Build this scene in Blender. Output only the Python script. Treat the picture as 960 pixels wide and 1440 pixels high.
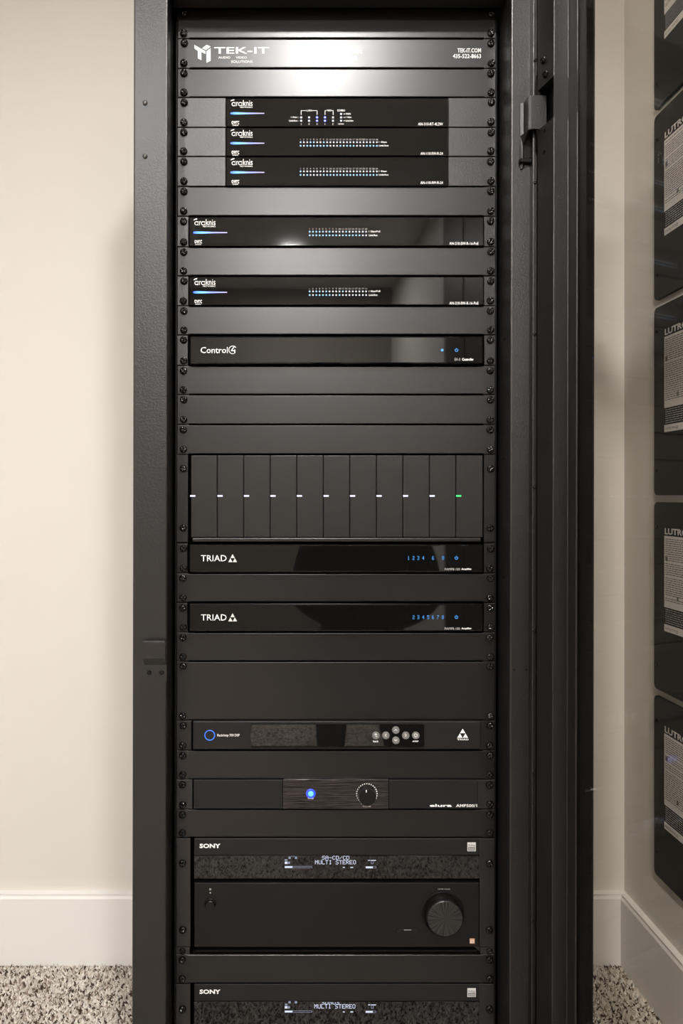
import bpy, bmesh, math, random
import numpy as np
from mathutils import Vector, Matrix

for o in list(bpy.data.objects):
    bpy.data.objects.remove(o, do_unlink=True)
scene = bpy.context.scene
C = scene.collection
R = math.radians
random.seed(7)

# ------------------------------------------------------------------ camera
# eye point above the carpet; level camera with a shifted frame
EYE = 1.046          # eye height in metres
FPX = 1000.0         # focal length in pixels of the 960 x 1440 frame
VX, VY = 388.0, 698.0
cam_data = bpy.data.cameras.new('camera')
cam_data.sensor_fit = 'VERTICAL'
cam_data.sensor_height = 36.0
cam_data.sensor_width = 24.0
cam_data.lens = FPX / 1440.0 * 36.0
cam_data.shift_x = (480.0 - VX) / 1440.0
cam_data.shift_y = -(720.0 - VY) / 1440.0
cam_data.clip_start = 0.02
cam = bpy.data.objects.new('camera', cam_data)
C.objects.link(cam)
cam.location = (0, 0, EYE)
cam.rotation_euler = (R(90), 0, 0)
scene.camera = cam

# ------------------------------------------------------------------ world, exposure
world = bpy.data.worlds.new('world')
scene.world = world
world.use_nodes = True
world.node_tree.nodes['Background'].inputs[0].default_value = (0.9, 0.9, 1.0, 1)
world.node_tree.nodes['Background'].inputs[1].default_value = 0.05
CEIL = 2.46
# two recessed downlights: x, y, radiance of the lens, label
LAMPS = [(0.14, -0.12, 740.0, 'recessed round ceiling downlight just behind the camera'),
         (0.085, -1.98, 1950.0, 'recessed round ceiling downlight farthest back in the room'),
         (-0.72, -0.42, 500.0, 'recessed round ceiling downlight left of the camera')]
scene.view_settings.view_transform = 'Standard'
scene.view_settings.look = 'None'
scene.view_settings.gamma = 1.0
scene.view_settings.use_curve_mapping = False
scene.view_settings.exposure = 0.0

# ------------------------------------------------------------------ materials
def nodes_of(name):
    m = bpy.data.materials.new(name)
    m.use_nodes = True
    nt = m.node_tree
    return m, nt, nt.nodes['Principled BSDF']

def add_bump(nt, b, scale, strength, dist=0.001, detail=2.0, vec_scale=None):
    tc = nt.nodes.new('ShaderNodeTexCoord')
    n = nt.nodes.new('ShaderNodeTexNoise')
    n.inputs['Scale'].default_value = scale
    n.inputs['Detail'].default_value = detail
    src = tc.outputs['Object']
    if vec_scale:
        mp = nt.nodes.new('ShaderNodeMapping')
        mp.inputs['Scale'].default_value = vec_scale
        nt.links.new(src, mp.inputs[0]); src = mp.outputs[0]
    nt.links.new(src, n.inputs['Vector'])
    bu = nt.nodes.new('ShaderNodeBump')
    bu.inputs['Strength'].default_value = strength
    bu.inputs['Distance'].default_value = dist
    nt.links.new(n.outputs['Fac'], bu.inputs['Height'])
    nt.links.new(bu.outputs[0], b.inputs['Normal'])
    return n

def plain(name, col, rough=0.5, spec=0.5, metal=0.0, bump=None, var=0.0, coat=0.0):
    m, nt, b = nodes_of(name)
    b.inputs['Base Color'].default_value = (*col, 1)
    b.inputs['Roughness'].default_value = rough
    b.inputs['Specular IOR Level'].default_value = spec
    b.inputs['Metallic'].default_value = metal
    b.inputs['Coat Weight'].default_value = coat
    if bump:
        add_bump(nt, b, *bump)
    if var:
        tc = nt.nodes.new('ShaderNodeTexCoord')
        n = nt.nodes.new('ShaderNodeTexNoise'); n.inputs['Scale'].default_value = 9.0
        n.inputs['Detail'].default_value = 4.0
        nt.links.new(tc.outputs['Object'], n.inputs['Vector'])
        mr = nt.nodes.new('ShaderNodeMapRange')
        mr.inputs['To Min'].default_value = max(rough - var, 0.0); mr.inputs['To Max'].default_value = rough + var
        nt.links.new(n.outputs['Fac'], mr.inputs[0])
        nt.links.new(mr.outputs[0], b.inputs['Roughness'])
    return m

def glow(name, col, strength):
    m, nt, b = nodes_of(name)
    b.inputs['Base Color'].default_value = (0.02, 0.02, 0.02, 1)
    b.inputs['Emission Color'].default_value = (*col, 1)
    b.inputs['Emission Strength'].default_value = strength
    return m

M = {}
M['powder'] = plain('black_powder_coat', (0.0038, 0.0033, 0.0031), 0.32, 0.60, bump=(1400.0, 0.07, 0.0003), var=0.02)
M['frame'] = plain('textured_frame_paint', (0.007, 0.0063, 0.0063), 0.36, 0.62, bump=(520.0, 0.5, 0.0006), var=0.02)
M['ear'] = plain('ear_paint', (0.008, 0.0074, 0.0072), 0.33, 0.65, bump=(560.0, 0.4, 0.0005), var=0.03)
M['inner'] = plain('inner_black', (0.003, 0.003, 0.003), 0.6, 0.15)
M['acrylic'] = plain('gloss_acrylic', (0.004, 0.0038, 0.0035), 0.03, 0.42)
M['window'] = plain('display_glass', (0.006, 0.0056, 0.0054), 0.02, 0.6)
M['satin'] = plain('satin_black', (0.005, 0.0046, 0.0043), 0.32, 0.32)
M['matte'] = plain('matte_black', (0.008, 0.0073, 0.0073), 0.42, 0.36, bump=(1200.0, 0.1, 0.0004))
M['module'] = plain('module_plastic', (0.012, 0.011, 0.0102), 0.36, 0.42, bump=(700.0, 0.08, 0.0004))
M['screw'] = plain('black_screw', (0.003, 0.003, 0.003), 0.13, 0.33)
M['rivet'] = plain('rivet_steel', (0.10, 0.095, 0.09), 0.3, 0.6, metal=0.6)
M['white'] = plain('white_print', (0.86, 0.85, 0.84), 0.5, 0.3)
M['grey'] = plain('grey_print', (0.45, 0.44, 0.43), 0.5, 0.3)
M['dim'] = plain('dim_print', (0.12, 0.12, 0.12), 0.5, 0.3)
M['silver'] = plain('silver_print', (0.6, 0.59, 0.57), 0.4, 0.5)
M['gold'] = plain('copper_print', (0.55, 0.33, 0.20), 0.4, 0.5)
M['button'] = plain('grey_button', (0.16, 0.155, 0.15), 0.35, 0.5)
M['brushed'] = None
m, nt, b = nodes_of('brushed_aluminium_black')
b.inputs['Metallic'].default_value = 0.9
b.inputs['Roughness'].default_value = 0.30
nz = add_bump(nt, b, 40.0, 0.6, 0.0006, 3.0, (0.8, 1.0, 32.0))
cr = nt.nodes.new('ShaderNodeValToRGB')
e = cr.color_ramp.elements
e[0].position = 0.35; e[0].color = (0.022, 0.020, 0.020, 1)
e[1].position = 0.72; e[1].color = (0.13, 0.118, 0.118, 1)
nt.links.new(nz.outputs['Fac'], cr.inputs[0]); nt.links.new(cr.outputs[0], b.inputs['Base Color'])
M['brushed'] = m
# turned knob face: radial streaks of sheen painted into the colour
m, nt, b = nodes_of('knob_spun_metal')
tc = nt.nodes.new('ShaderNodeTexCoord'); sp = nt.nodes.new('ShaderNodeSeparateXYZ')
nt.links.new(tc.outputs['Object'], sp.inputs[0])
an = nt.nodes.new('ShaderNodeMath'); an.operation = 'ARCTAN2'
nt.links.new(sp.outputs['Z'], an.inputs[0]); nt.links.new(sp.outputs['X'], an.inputs[1])
nz = nt.nodes.new('ShaderNodeTexNoise'); nz.noise_dimensions = '1D'; nz.inputs['Scale'].default_value = 9.0; nz.inputs['Detail'].default_value = 5.0
nt.links.new(an.outputs[0], nz.inputs['W'])
cr = nt.nodes.new('ShaderNodeValToRGB'); e = cr.color_ramp.elements
e[0].position = 0.3; e[0].color = (0.016, 0.0155, 0.015, 1); e[1].position = 0.72; e[1].color = (0.085, 0.082, 0.078, 1)
nt.links.new(nz.outputs['Fac'], cr.inputs[0]); nt.links.new(cr.outputs[0], b.inputs['Base Color'])
b.inputs['Metallic'].default_value = 0.7; b.inputs['Roughness'].default_value = 0.35
M['knob_face'] = m
M['led_white'] = glow('led_white', (0.9, 0.92, 1.0), 1.0)
M['led_violet'] = glow('led_violet', (0.80, 0.78, 1.0), 1.3)
M['led_blue'] = glow('led_blue', (0.30, 0.60, 1.0), 1.3)
M['led_deep'] = glow('led_deep_blue', (0.012, 0.055, 1.0), 1.7)
M['led_core'] = glow('led_core_blue', (0.10, 0.38, 1.0), 2.2)
M['led_ring'] = glow('led_ring', (0.035, 0.19, 1.0), 1.3)
M['led_cyan'] = glow('led_cyan', (0.06, 0.38, 0.95), 1.15)
M['led_green'] = glow('led_green', (0.04, 0.85, 0.20), 1.3)
M['display'] = glow('display_glow', (0.72, 0.78, 1.0), 1.0)
M['display_dim'] = glow('display_dim', (0.45, 0.52, 0.75), 0.5)

# tapered blue light bar: the lamp itself fades from blue to a pale violet end
m, nt, b = nodes_of('light_bar')
tc = nt.nodes.new('ShaderNodeTexCoord'); sp = nt.nodes.new('ShaderNodeSeparateXYZ')
nt.links.new(tc.outputs['Generated'], sp.inputs[0])
cr = nt.nodes.new('ShaderNodeValToRGB')
e = cr.color_ramp.elements
e[0].position = 0.0; e[0].color = (0.02, 0.12, 1.0, 1)
e[1].position = 1.0; e[1].color = (0.30, 0.25, 0.42, 1)
x = e.new(0.25); x.color = (0.10, 0.42, 1.0, 1)
x = e.new(0.55); x.color = (0.16, 0.22, 0.75, 1)
nt.links.new(sp.outputs[0], cr.inputs[0])
nt.links.new(cr.outputs[0], b.inputs['Emission Color'])
b.inputs['Emission Strength'].default_value = 2.2
b.inputs['Base Color'].default_value = (0.02, 0.02, 0.02, 1)
M['bar'] = m

# painted wall
def wall_paint(name, col):
    m, nt, b = nodes_of(name)
    b.inputs['Base Color'].default_value = (*col, 1)
    b.inputs['Roughness'].default_value = 0.6
    b.inputs['Specular IOR Level'].default_value = 0.25
    add_bump(nt, b, 260.0, 0.06, 0.001)
    return m
M['wall'] = wall_paint('cream_wall_paint', (0.715, 0.683, 0.638))
M['taupe'] = wall_paint('taupe_dimmed_paint', (0.27, 0.245, 0.215))  # unseen rear wall, colour darkened to dim its reflection in the panels
M['ceiling'] = wall_paint('ceiling_paint', (0.70, 0.68, 0.65))
M['trim'] = plain('white_trim_paint', (0.80, 0.782, 0.76), 0.38, 0.4)

# carpet: backing + tufts coloured one by one
m, nt, b = nodes_of('carpet_backing')
tc = nt.nodes.new('ShaderNodeTexCoord')
vo = nt.nodes.new('ShaderNodeTexVoronoi'); vo.inputs['Scale'].default_value = 150.0
nt.links.new(tc.outputs['Object'], vo.inputs['Vector'])
cr = nt.nodes.new('ShaderNodeValToRGB'); cr.color_ramp.interpolation = 'CONSTANT'
e = cr.color_ramp.elements
e[0].position = 0.0; e[0].color = (0.05, 0.035, 0.028, 1)
e[1].position = 0.25; e[1].color = (0.30, 0.25, 0.20, 1)
x = e.new(0.5); x.color = (0.55, 0.50, 0.44, 1)
sp = nt.nodes.new('ShaderNodeSeparateColor')
nt.links.new(vo.outputs['Color'], sp.inputs[0]); nt.links.new(sp.outputs[0], cr.inputs[0])
nt.links.new(cr.outputs[0], b.inputs['Base Color'])
b.inputs['Roughness'].default_value = 0.95; b.inputs['Specular IOR Level'].default_value = 0.1
M['backing'] = m
m, nt, b = nodes_of('carpet_pile')
at = nt.nodes.new('ShaderNodeAttribute'); at.attribute_name = 'tuft'
nt.links.new(at.outputs['Color'], b.inputs['Base Color'])
b.inputs['Roughness'].default_value = 0.95; b.inputs['Specular IOR Level'].default_value = 0.05
M['pile'] = m

# lightly smoked door glass: tinted transmission with a Fresnel reflection
m, nt, b = nodes_of('smoked_glass')
nt.nodes.remove(b)
out = nt.nodes['Material Output']
tr = nt.nodes.new('ShaderNodeBsdfTransparent'); tr.inputs[0].default_value = (0.985, 0.968, 0.938, 1)
gl = nt.nodes.new('ShaderNodeBsdfGlossy'); gl.inputs['Roughness'].default_value = 0.0
fr = nt.nodes.new('ShaderNodeFresnel'); fr.inputs['IOR'].default_value = 1.5
mx = nt.nodes.new('ShaderNodeMixShader')
ge = nt.nodes.new('ShaderNodeNewGeometry')          # same index on both faces of the thin pane
ir = nt.nodes.new('ShaderNodeMapRange'); ir.inputs['To Min'].default_value = 1.5; ir.inputs['To Max'].default_value = 1 / 1.5
nt.links.new(ge.outputs['Backfacing'], ir.inputs[0]); nt.links.new(ir.outputs[0], fr.inputs['IOR'])
nt.links.new(fr.outputs[0], mx.inputs[0]); nt.links.new(tr.outputs[0], mx.inputs[1])
nt.links.new(gl.outputs[0], mx.inputs[2]); nt.links.new(mx.outputs[0], out.inputs[0])
M['glass'] = m
M['enclosure'] = plain('enclosure_black', (0.006, 0.005, 0.0042), 0.5, 0.18)
M['sticker'] = plain('sticker_white', (0.72, 0.70, 0.67), 0.5, 0.3)
M['ink'] = plain('sticker_ink', (0.16, 0.16, 0.16), 0.6, 0.2)
M['door'] = plain('dark_door', (0.010, 0.008, 0.007), 0.5, 0.3)
M['lamp_rim'] = plain('lamp_rim', (0.8, 0.8, 0.78), 0.4, 0.5)
M['cloth'] = plain('dark_clothes', (0.006, 0.006, 0.007), 0.85, 0.1)

# ------------------------------------------------------------------ helpers
def wx(px, Y): return (px - VX) / FPX * Y
def wz(py, Y): return EYE - (py - VY) / FPX * Y
def P(px, py, Y): return Vector((wx(px, Y), Y, wz(py, Y)))
def lean(z): return -0.0018 * (1.76 - z)          # the cabinet stands very slightly out of plumb

def obj(name, bm, mat, parent=None, smooth=False, origin=None):
    me = bpy.data.meshes.new(name)
    bm.normal_update()
    bm.to_mesh(me); bm.free()
    if mat: me.materials.append(mat)
    if smooth:
        for p in me.polygons: p.use_smooth = True
    return link(name, me, parent, origin)

def link(name, me, parent=None, origin=None):
    o = bpy.data.objects.new(name, me)
    C.objects.link(o)
    if parent:
        o.parent = parent
        base = world_pos(parent)
        o.location = -base if origin is None else Vector(origin) - base
    elif origin is not None:
        o.location = origin
    return o

def world_pos(o):
    v = Vector((0, 0, 0))
    while o:
        v += o.location; o = o.parent
    return v

def thing(name, label, cat, loc, group=None):
    o = bpy.data.objects.new(name, None); C.objects.link(o)
    o.empty_display_size = 0.05
    o.location = loc; o['label'] = label; o['category'] = cat
    if group: o['group'] = group
    return o

def struct(o):
    o['kind'] = 'structure'; return o

def add_box(bm, x0, x1, y0, y1, z0, z1, sh=False):
    vs = []
    for z in (z0, z1):
        for (x, y) in ((x0, y0), (x1, y0), (x1, y1), (x0, y1)):
            vs.append(bm.verts.new((x + (lean(z) if sh else 0), y, z)))
    for f in ((0, 3, 2, 1), (4, 5, 6, 7), (0, 1, 5, 4), (1, 2, 6, 5), (2, 3, 7, 6), (3, 0, 4, 7)):
        bm.faces.new([vs[i] for i in f])

def box_bm(x0, x1, y0, y1, z0, z1, bev=0.0, seg=1, sh=False):
    bm = bmesh.new()
    add_box(bm, x0, x1, y0, y1, z0, z1, sh)
    if bev:
        bmesh.ops.bevel(bm, geom=bm.edges[:], offset=bev, segments=seg, affect='EDGES', profile=0.5)
    return bm

def prism_xz(pts, y0, y1, bev=0.0, seg=1):
    """outline in the X-Z plane (seen from the front), pushed back from y0 to y1"""
    bm = bmesh.new()
    a = [bm.verts.new((p[0], y0, p[1])) for p in pts]
    c = [bm.verts.new((p[0], y1, p[1])) for p in pts]
    front = bm.faces.new(a); bm.faces.new(c[::-1])
    n = len(pts)
    for i in range(n):
        bm.faces.new((a[i], c[i], c[(i + 1) % n], a[(i + 1) % n]))
    bmesh.ops.recalc_face_normals(bm, faces=bm.faces[:])
    if bev:
        bmesh.ops.bevel(bm, geom=list(front.edges), offset=bev, segments=seg, affect='EDGES', profile=0.5)
    return bm

def prism_plan(pts, z0, z1, bev=0.0, bev_idx=None, seg=2, sh=True):
    """outline in plan (X-Y), extruded upwards"""
    bm = bmesh.new()
    lo = [bm.verts.new((p[0] + (lean(z0) if sh else 0), p[1], z0)) for p in pts]
    hi = [bm.verts.new((p[0] + (lean(z1) if sh else 0), p[1], z1)) for p in pts]
    bm.faces.new(lo[::-1]); bm.faces.new(hi)
    n = len(pts)
    for i in range(n):
        bm.faces.new((lo[i], lo[(i + 1) % n], hi[(i + 1) % n], hi[i]))
    bmesh.ops.recalc_face_normals(bm, faces=bm.faces[:])
    if bev:
        idx = range(n) if bev_idx is None else bev_idx
        es = [e for e in bm.edges for i in idx if set(e.verts) == {lo[i], hi[i]}]
        bmesh.ops.bevel(bm, geom=es, offset=bev, segments=seg, affect='EDGES', profile=0.5)
    return bm

def disc_bm(r, y0, y1, seg=20, bev=0.0):
    return prism_xz([(r * math.cos(2 * math.pi * i / seg), r * math.sin(2 * math.pi * i / seg)) for i in range(seg)], y0, y1, bev)

def lathe_y(prof, seg=24):
    """profile (radius, y) turned about the Y axis"""
    bm = bmesh.new()
    rings = []
    for r, y in prof:
        if r < 1e-6: rings.append([bm.verts.new((0, y, 0))])
        else: rings.append([bm.verts.new((r * math.cos(2 * math.pi * i / seg), y, r * math.sin(2 * math.pi * i / seg))) for i in range(seg)])
    for a, c in zip(rings[:-1], rings[1:]):
        for i in range(seg):
            j = (i + 1) % seg
            if len(a) == 1: bm.faces.new((a[0], c[i], c[j]))
            elif len(c) == 1: bm.faces.new((a[i], c[0], a[j]))
            else: bm.faces.new((a[i], c[i], c[j], a[j]))
    bmesh.ops.recalc_face_normals(bm, faces=bm.faces[:])
    return bm

def rect_px(x0, y0, x1, y1, Y, thick, bev=0.0, seg=1):
    """slab whose front face covers the pixel rectangle at depth Y"""
    return box_bm(wx(x0, Y), wx(x1, Y), Y, Y + thick, wz(y1, Y), wz(y0, Y), bev, seg)

# lettering -----------------------------------------------------------------
def text_mesh(s, bold=0.0):
    cu = bpy.data.curves.new('lettering', 'FONT')
    cu.body = s; cu.size = 1.0; cu.resolution_u = 2; cu.offset = bold
    cu.fill_mode = 'FRONT'
    o = bpy.data.objects.new('lettering', cu); C.objects.link(o)
    me = bpy.data.meshes.new_from_object(o)
    bpy.data.objects.remove(o, do_unlink=True); bpy.data.curves.remove(cu)
    me.materials.clear()
    return me

def text(s, x0, y0, x1, y1, Y, mat, parent, bold=0.0, name='lettering', mirror=False):
    """printed lettering that fills the pixel box (x0,y0)-(x1,y1) on the plane at depth Y"""
    me = text_mesh(s, bold)
    n = len(me.vertices)
    co = np.empty(n * 3, dtype=np.float32); me.vertices.foreach_get('co', co); co = co.reshape(-1, 3)
    lo = co.min(0); hi = co.max(0); d = np.maximum(hi - lo, 1e-6)
    u = (co[:, 0] - lo[0]) / d[0]; v = (co[:, 1] - lo[1]) / d[1]
    X0, X1 = wx(x0, Y), wx(x1, Y); Z0, Z1 = wz(y1, Y), wz(y0, Y)
    out = np.stack([X0 + u * (X1 - X0), np.full(n, Y - 0.00025), Z0 + v * (Z1 - Z0)], 1).astype(np.float32)
    me.vertices.foreach_set('co', out.ravel()); me.update()
    me.materials.append(mat)
    return link(name, me, parent)

# dot-matrix display letters ---------------------------------------------------
FONT57 = {'S': '01111 10000 10000 01110 00001 00001 11110', 'A': '01110 10001 10001 11111 10001 10001 10001', '-': '00000 00000 00000 11111 00000 00000 00000',
 'C': '01110 10001 10000 10000 10000 10001 01110', 'D': '11110 10001 10001 10001 10001 10001 11110', '/': '00000 00001 00010 00100 01000 10000 00000',
 'M': '10001 11011 10101 10101 10001 10001 10001', 'U': '10001 10001 10001 10001 10001 10001 01110', 'L': '10000 10000 10000 10000 10000 10000 11111',
 'T': '11111 00100 00100 00100 00100 00100 00100', 'I': '01110 00100 00100 00100 00100 00100 01110', 'E': '11111 10000 10000 11110 10000 10000 11111',
 'R': '11110 10001 10001 11110 10100 10010 10001', 'O': '01110 10001 10001 10001 10001 10001 01110', 'N': '10001 11001 10101 10101 10011 10001 10001', ' ': '00000 00000 00000 00000 00000 00000 00000',
 '1': '00100 01100 00100 00100 00100 00100 01110', '2': '01110 10001 00001 00110 01000 10000 11111', '3': '11110 00001 00001 01110 00001 00001 11110', '4': '00010 00110 01010 10010 11111 00010 00010',
 '5': '11111 10000 11110 00001 00001 10001 01110', '6': '01110 10000 10000 11110 10001 10001 01110', '7': '11111 00001 00010 00100 01000 01000 01000', '8': '01110 10001 10001 01110 10001 10001 01110',
 '9': '01110 10001 10001 01111 00001 00001 01110', '0': '01110 10001 10011 10101 11001 10001 01110'}
def quad(bm, x0, y0, x1, y1, Y):
    vs = [bm.verts.new((wx(a, Y), Y, wz(c, Y))) for a, c in ((x0, y1), (x1, y1), (x1, y0), (x0, y0))]
    bm.faces.new(vs)
def dots(bm, s, x0, y0, x1, y1, Y, top_cut=0):
    n = len(s) * 6 - 1
    dx = (x1 - x0) / n; dy = (y1 - y0) / 7
    for i, ch in enumerate(s):
        for r, row in enumerate(FONT57[ch].split()):
            if r < top_cut: continue
            for c, v in enumerate(row):
                if v == '1':
                    X = x0 + (i * 6 + c) * dx; Yy = y0 + r * dy
                    quad(bm, X, Yy, X + dx * .93, Yy + dy * .9, Y)

# screws --------------------------------------------------------------------
def screw_mesh():
    seg = 24; Rr = 0.0056; h = 0.0046
    bm = bmesh.new()
    rad = [1.0, 1.0, 0.92, 0.72, 0.5, 0.34, 0.15]
    dep = [0.0, 0.25, 0.6, 0.86, 0.96, 1.0, 1.0]
    rings = []
    for k, (r, d) in enumerate(zip(rad, dep)):
        ring = []
        for i in range(seg):
            a = 2 * math.pi * i / seg
            y = -d * h
            in_arm = (i % 6) in (0, 1, 5)
            if k >= 4 and in_arm: y += 0.0016
            if k == 6: y += 0.0006
            ring.append(bm.verts.new((r * Rr * math.cos(a), y, r * Rr * math.sin(a))))
        rings.append(ring)
    for a, c in zip(rings[:-1], rings[1:]):
        for i in range(seg):
            j = (i + 1) % seg
            bm.faces.new((a[i], a[j], c[j], c[i]))
    bm.faces.new(rings[-1])
    bmesh.ops.recalc_face_normals(bm, faces=bm.faces[:])
    me = bpy.data.meshes.new('screw'); bm.to_mesh(me); bm.free()
    me.materials.append(M['screw'])
    for p in me.polygons: p.use_smooth = True
    return me
SCREW = screw_mesh()
def add_screw(parent, pos, scale=1.0, name='screw'):
    o = link(name, SCREW, parent, pos)
    o.scale = (scale, scale, scale)
    o.rotation_euler = (0, random.uniform(0, 6.28), 0)
    return o

# ================================================================== ROOM
XR = wx(877.5, 1.6)        # right wall
XL = -1.75
YB, YF = 1.60, -2.70       # wall behind the rack, wall behind the photographer
o = struct(obj('floor', box_bm(XL, XR, YF, YB, -0.03, 0.0), M['backing']))
o['label'] = 'speckled beige and brown carpet floor'
struct(obj('ceiling', box_bm(XL, XR, YF, YB, CEIL, CEIL + 0.03), M['ceiling']))
struct(obj('wall_back', box_bm(XL - .1, XR + .1, YB, YB + 0.1, -0.03, CEIL + .03), M['wall']))
struct(obj('wall_right', box_bm(XR, XR + 0.1, YF, YB, -0.03, CEIL + .03), M['wall']))
struct(obj('wall_left', box_bm(XL - 0.1, XL, YF, YB, -0.03, CEIL + .03), M['wall']))
struct(obj('wall_front', box_bm(XL - .1, XR + .1, YF - 0.1, YF, -0.03, CEIL + .03), M['taupe']))
# baseboards: flat board with a small stepped cap
BH = wz(1252, YB) ; BT = 0.016
def baseboard_prof(): return [(0, 0), (BT, 0), (BT, BH - 0.011), (BT - 0.003, BH - 0.006), (BT - 0.003, BH - 0.001), (0.002, BH), (0, BH)]
def run_along_x(y_wall, x0, x1, sgn):
    bm = bmesh.new(); pr = baseboard_prof()
    a = [bm.verts.new((x0, y_wall - sgn * d, z)) for d, z in pr]; c = [bm.verts.new((x1, y_wall - sgn * d, z)) for d, z in pr]
    n = len(pr)
    for i in range(n): bm.faces.new((a[i], a[(i + 1) % n], c[(i + 1) % n], c[i]))
    bm.faces.new(a); bm.faces.new(c[::-1])
    bmesh.ops.recalc_face_normals(bm, faces=bm.faces[:]); return bm
def run_along_y(x_wall, y0, y1, sgn):
    bm = bmesh.new(); pr = baseboard_prof()
    a = [bm.verts.new((x_wall - sgn * d, y0, z)) for d, z in pr]; c = [bm.verts.new((x_wall - sgn * d, y1, z)) for d, z in pr]
    n = len(pr)
    for i in range(n): bm.faces.new((a[i], a[(i + 1) % n], c[(i + 1) % n], c[i]))
    bm.faces.new(a); bm.faces.new(c[::-1])
    bmesh.ops.recalc_face_normals(bm, faces=bm.faces[:]); return bm
struct(obj('baseboard_back', run_along_x(YB, XL, XR, 1), M['trim']))
struct(obj('baseboard_right', run_along_y(XR, -0.24, YB - BT, 1), M['trim']))
# dark room door in the right wall, level with the photographer
dr = struct(obj('door_1', box_bm(XR - 0.012, XR - 0.0005, -1.12, -0.36, 0.006, 2.40, .002), M['door']))
for y0, y1, z0, z1 in ((-1.02, -0.79, .25, 1.0), (-0.69, -0.46, .25, 1.0), (-1.02, -0.79, 1.15, 2.25), (-0.69, -0.46, 1.15, 2.25)):
    obj('door_panel', box_bm(XR - 0.016, XR - 0.0125, y0, y1, z0, z1, .003), M['door'], dr)
struct(obj('trim_1', box_bm(XR - 0.018, XR - 0.0005, -0.355, -0.245, 0.001, 2.47, .002), M['trim']))
struct(obj('trim_2', box_bm(XR - 0.018, XR - 0.0005, -1.235, -1.125, 0.001, 2.47, .002), M['trim']))
struct(obj('trim_3', box_bm(XR - 0.018, XR - 0.0005, -1.12, -0.36, 2.405, 2.47, .002), M['trim']))
struct(obj('baseboard_left', run_along_y(XL, YF, YB - BT, -1), M['trim']))

# carpet pile ---------------------------------------------------------------
def carpet():
    rng = np.random.default_rng(3)
    s = 0.0046
    gx, gy = np.meshgrid(np.arange(-0.80, XR - 0.018, s), np.arange(-0.05, YB - 0.018, s))
    p = np.stack([gx.ravel(), gy.ravel()], 1) + rng.uniform(-.45, .45, (gx.size, 2)) * s
    keep = ~((p[:, 0] > -0.195) & (p[:, 0] < 0.375) & (p[:, 1] > 1.035))
    keep &= (p[:, 0] < XR - 0.02) & (p[:, 1] < YB - 0.02)
    p = p[keep]; n = len(p)
    base = np.array([[1, 0, .1], [.5, .87, .1], [-.5, .87, .1], [-1, 0, .1], [-.5, -.87, .1], [.5, -.87, .1], [0, 0, 1.0]], dtype=np.float64)
    fac = np.array([[0, 1, 6], [1, 2, 6], [2, 3, 6], [3, 4, 6], [4, 5, 6], [5, 0, 6]])
    r = rng.uniform(.0021, .0036, n); h = rng.uniform(.005, .009, n)
    tilt = rng.normal(0, .5, (n, 2)); ang = rng.uniform(0, 6.28, n); el = rng.uniform(.55, 1.0, n)
    lx = base[None, :, 0] * r[:, None]; ly = base[None, :, 1] * (r * el)[:, None]
    X = lx * np.cos(ang)[:, None] - ly * np.sin(ang)[:, None] + base[None, :, 2] * h[:, None] * tilt[:, :1] + p[:, :1]
    Y = lx * np.sin(ang)[:, None] + ly * np.cos(ang)[:, None] + base[None, :, 2] * h[:, None] * tilt[:, 1:] + p[:, 1:]
    Z = base[None, :, 2] * h[:, None] - 0.001 + np.zeros_like(X)
    Y = np.minimum(Y, YB - 0.017); X = np.minimum(X, XR - 0.017)
    V = np.stack([X, Y, Z], 2).reshape(-1, 3)
    F = (fac[None] + (np.arange(n) * 7)[:, None, None]).reshape(-1, 3)
    me = bpy.data.meshes.new('carpet_pile')
    me.vertices.add(len(V)); me.vertices.foreach_set('co', V.ravel().astype(np.float32))
    me.loops.add(F.size); me.loops.foreach_set('vertex_index', F.ravel().astype(np.int32))
    me.polygons.add(len(F)); me.polygons.foreach_set('loop_start', np.arange(0, F.size, 3, dtype=np.int32))
    me.update(calc_edges=True); me.validate()
    pal = np.array([[.72, .675, .62], [.62, .57, .515], [.48, .42, .365], [.25, .195, .16], [.07, .05, .04]])
    # clumps of dark yarn: low-frequency random field decides which tufts are dark
    pick = rng.choice(5, n, p=[.33, .25, .16, .11, .15])
    col = pal[pick] * rng.uniform(.85, 1.1, (n, 1))
    A = np.ones((n, 7, 4), dtype=np.float32); A[:, :, :3] = col[:, None, :]
    ca = me.color_attributes.new('tuft', 'FLOAT_COLOR', 'POINT')
    ca.data.foreach_set('color', A.ravel())
    me.materials.append(M['pile'])
    o = bpy.data.objects.new('carpet_pile', me); C.objects.link(o)
    o['kind'] = 'stuff'; o['label'] = 'speckled beige and brown looped carpet pile on the floor'; o['category'] = 'carpet'
carpet()

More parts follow.
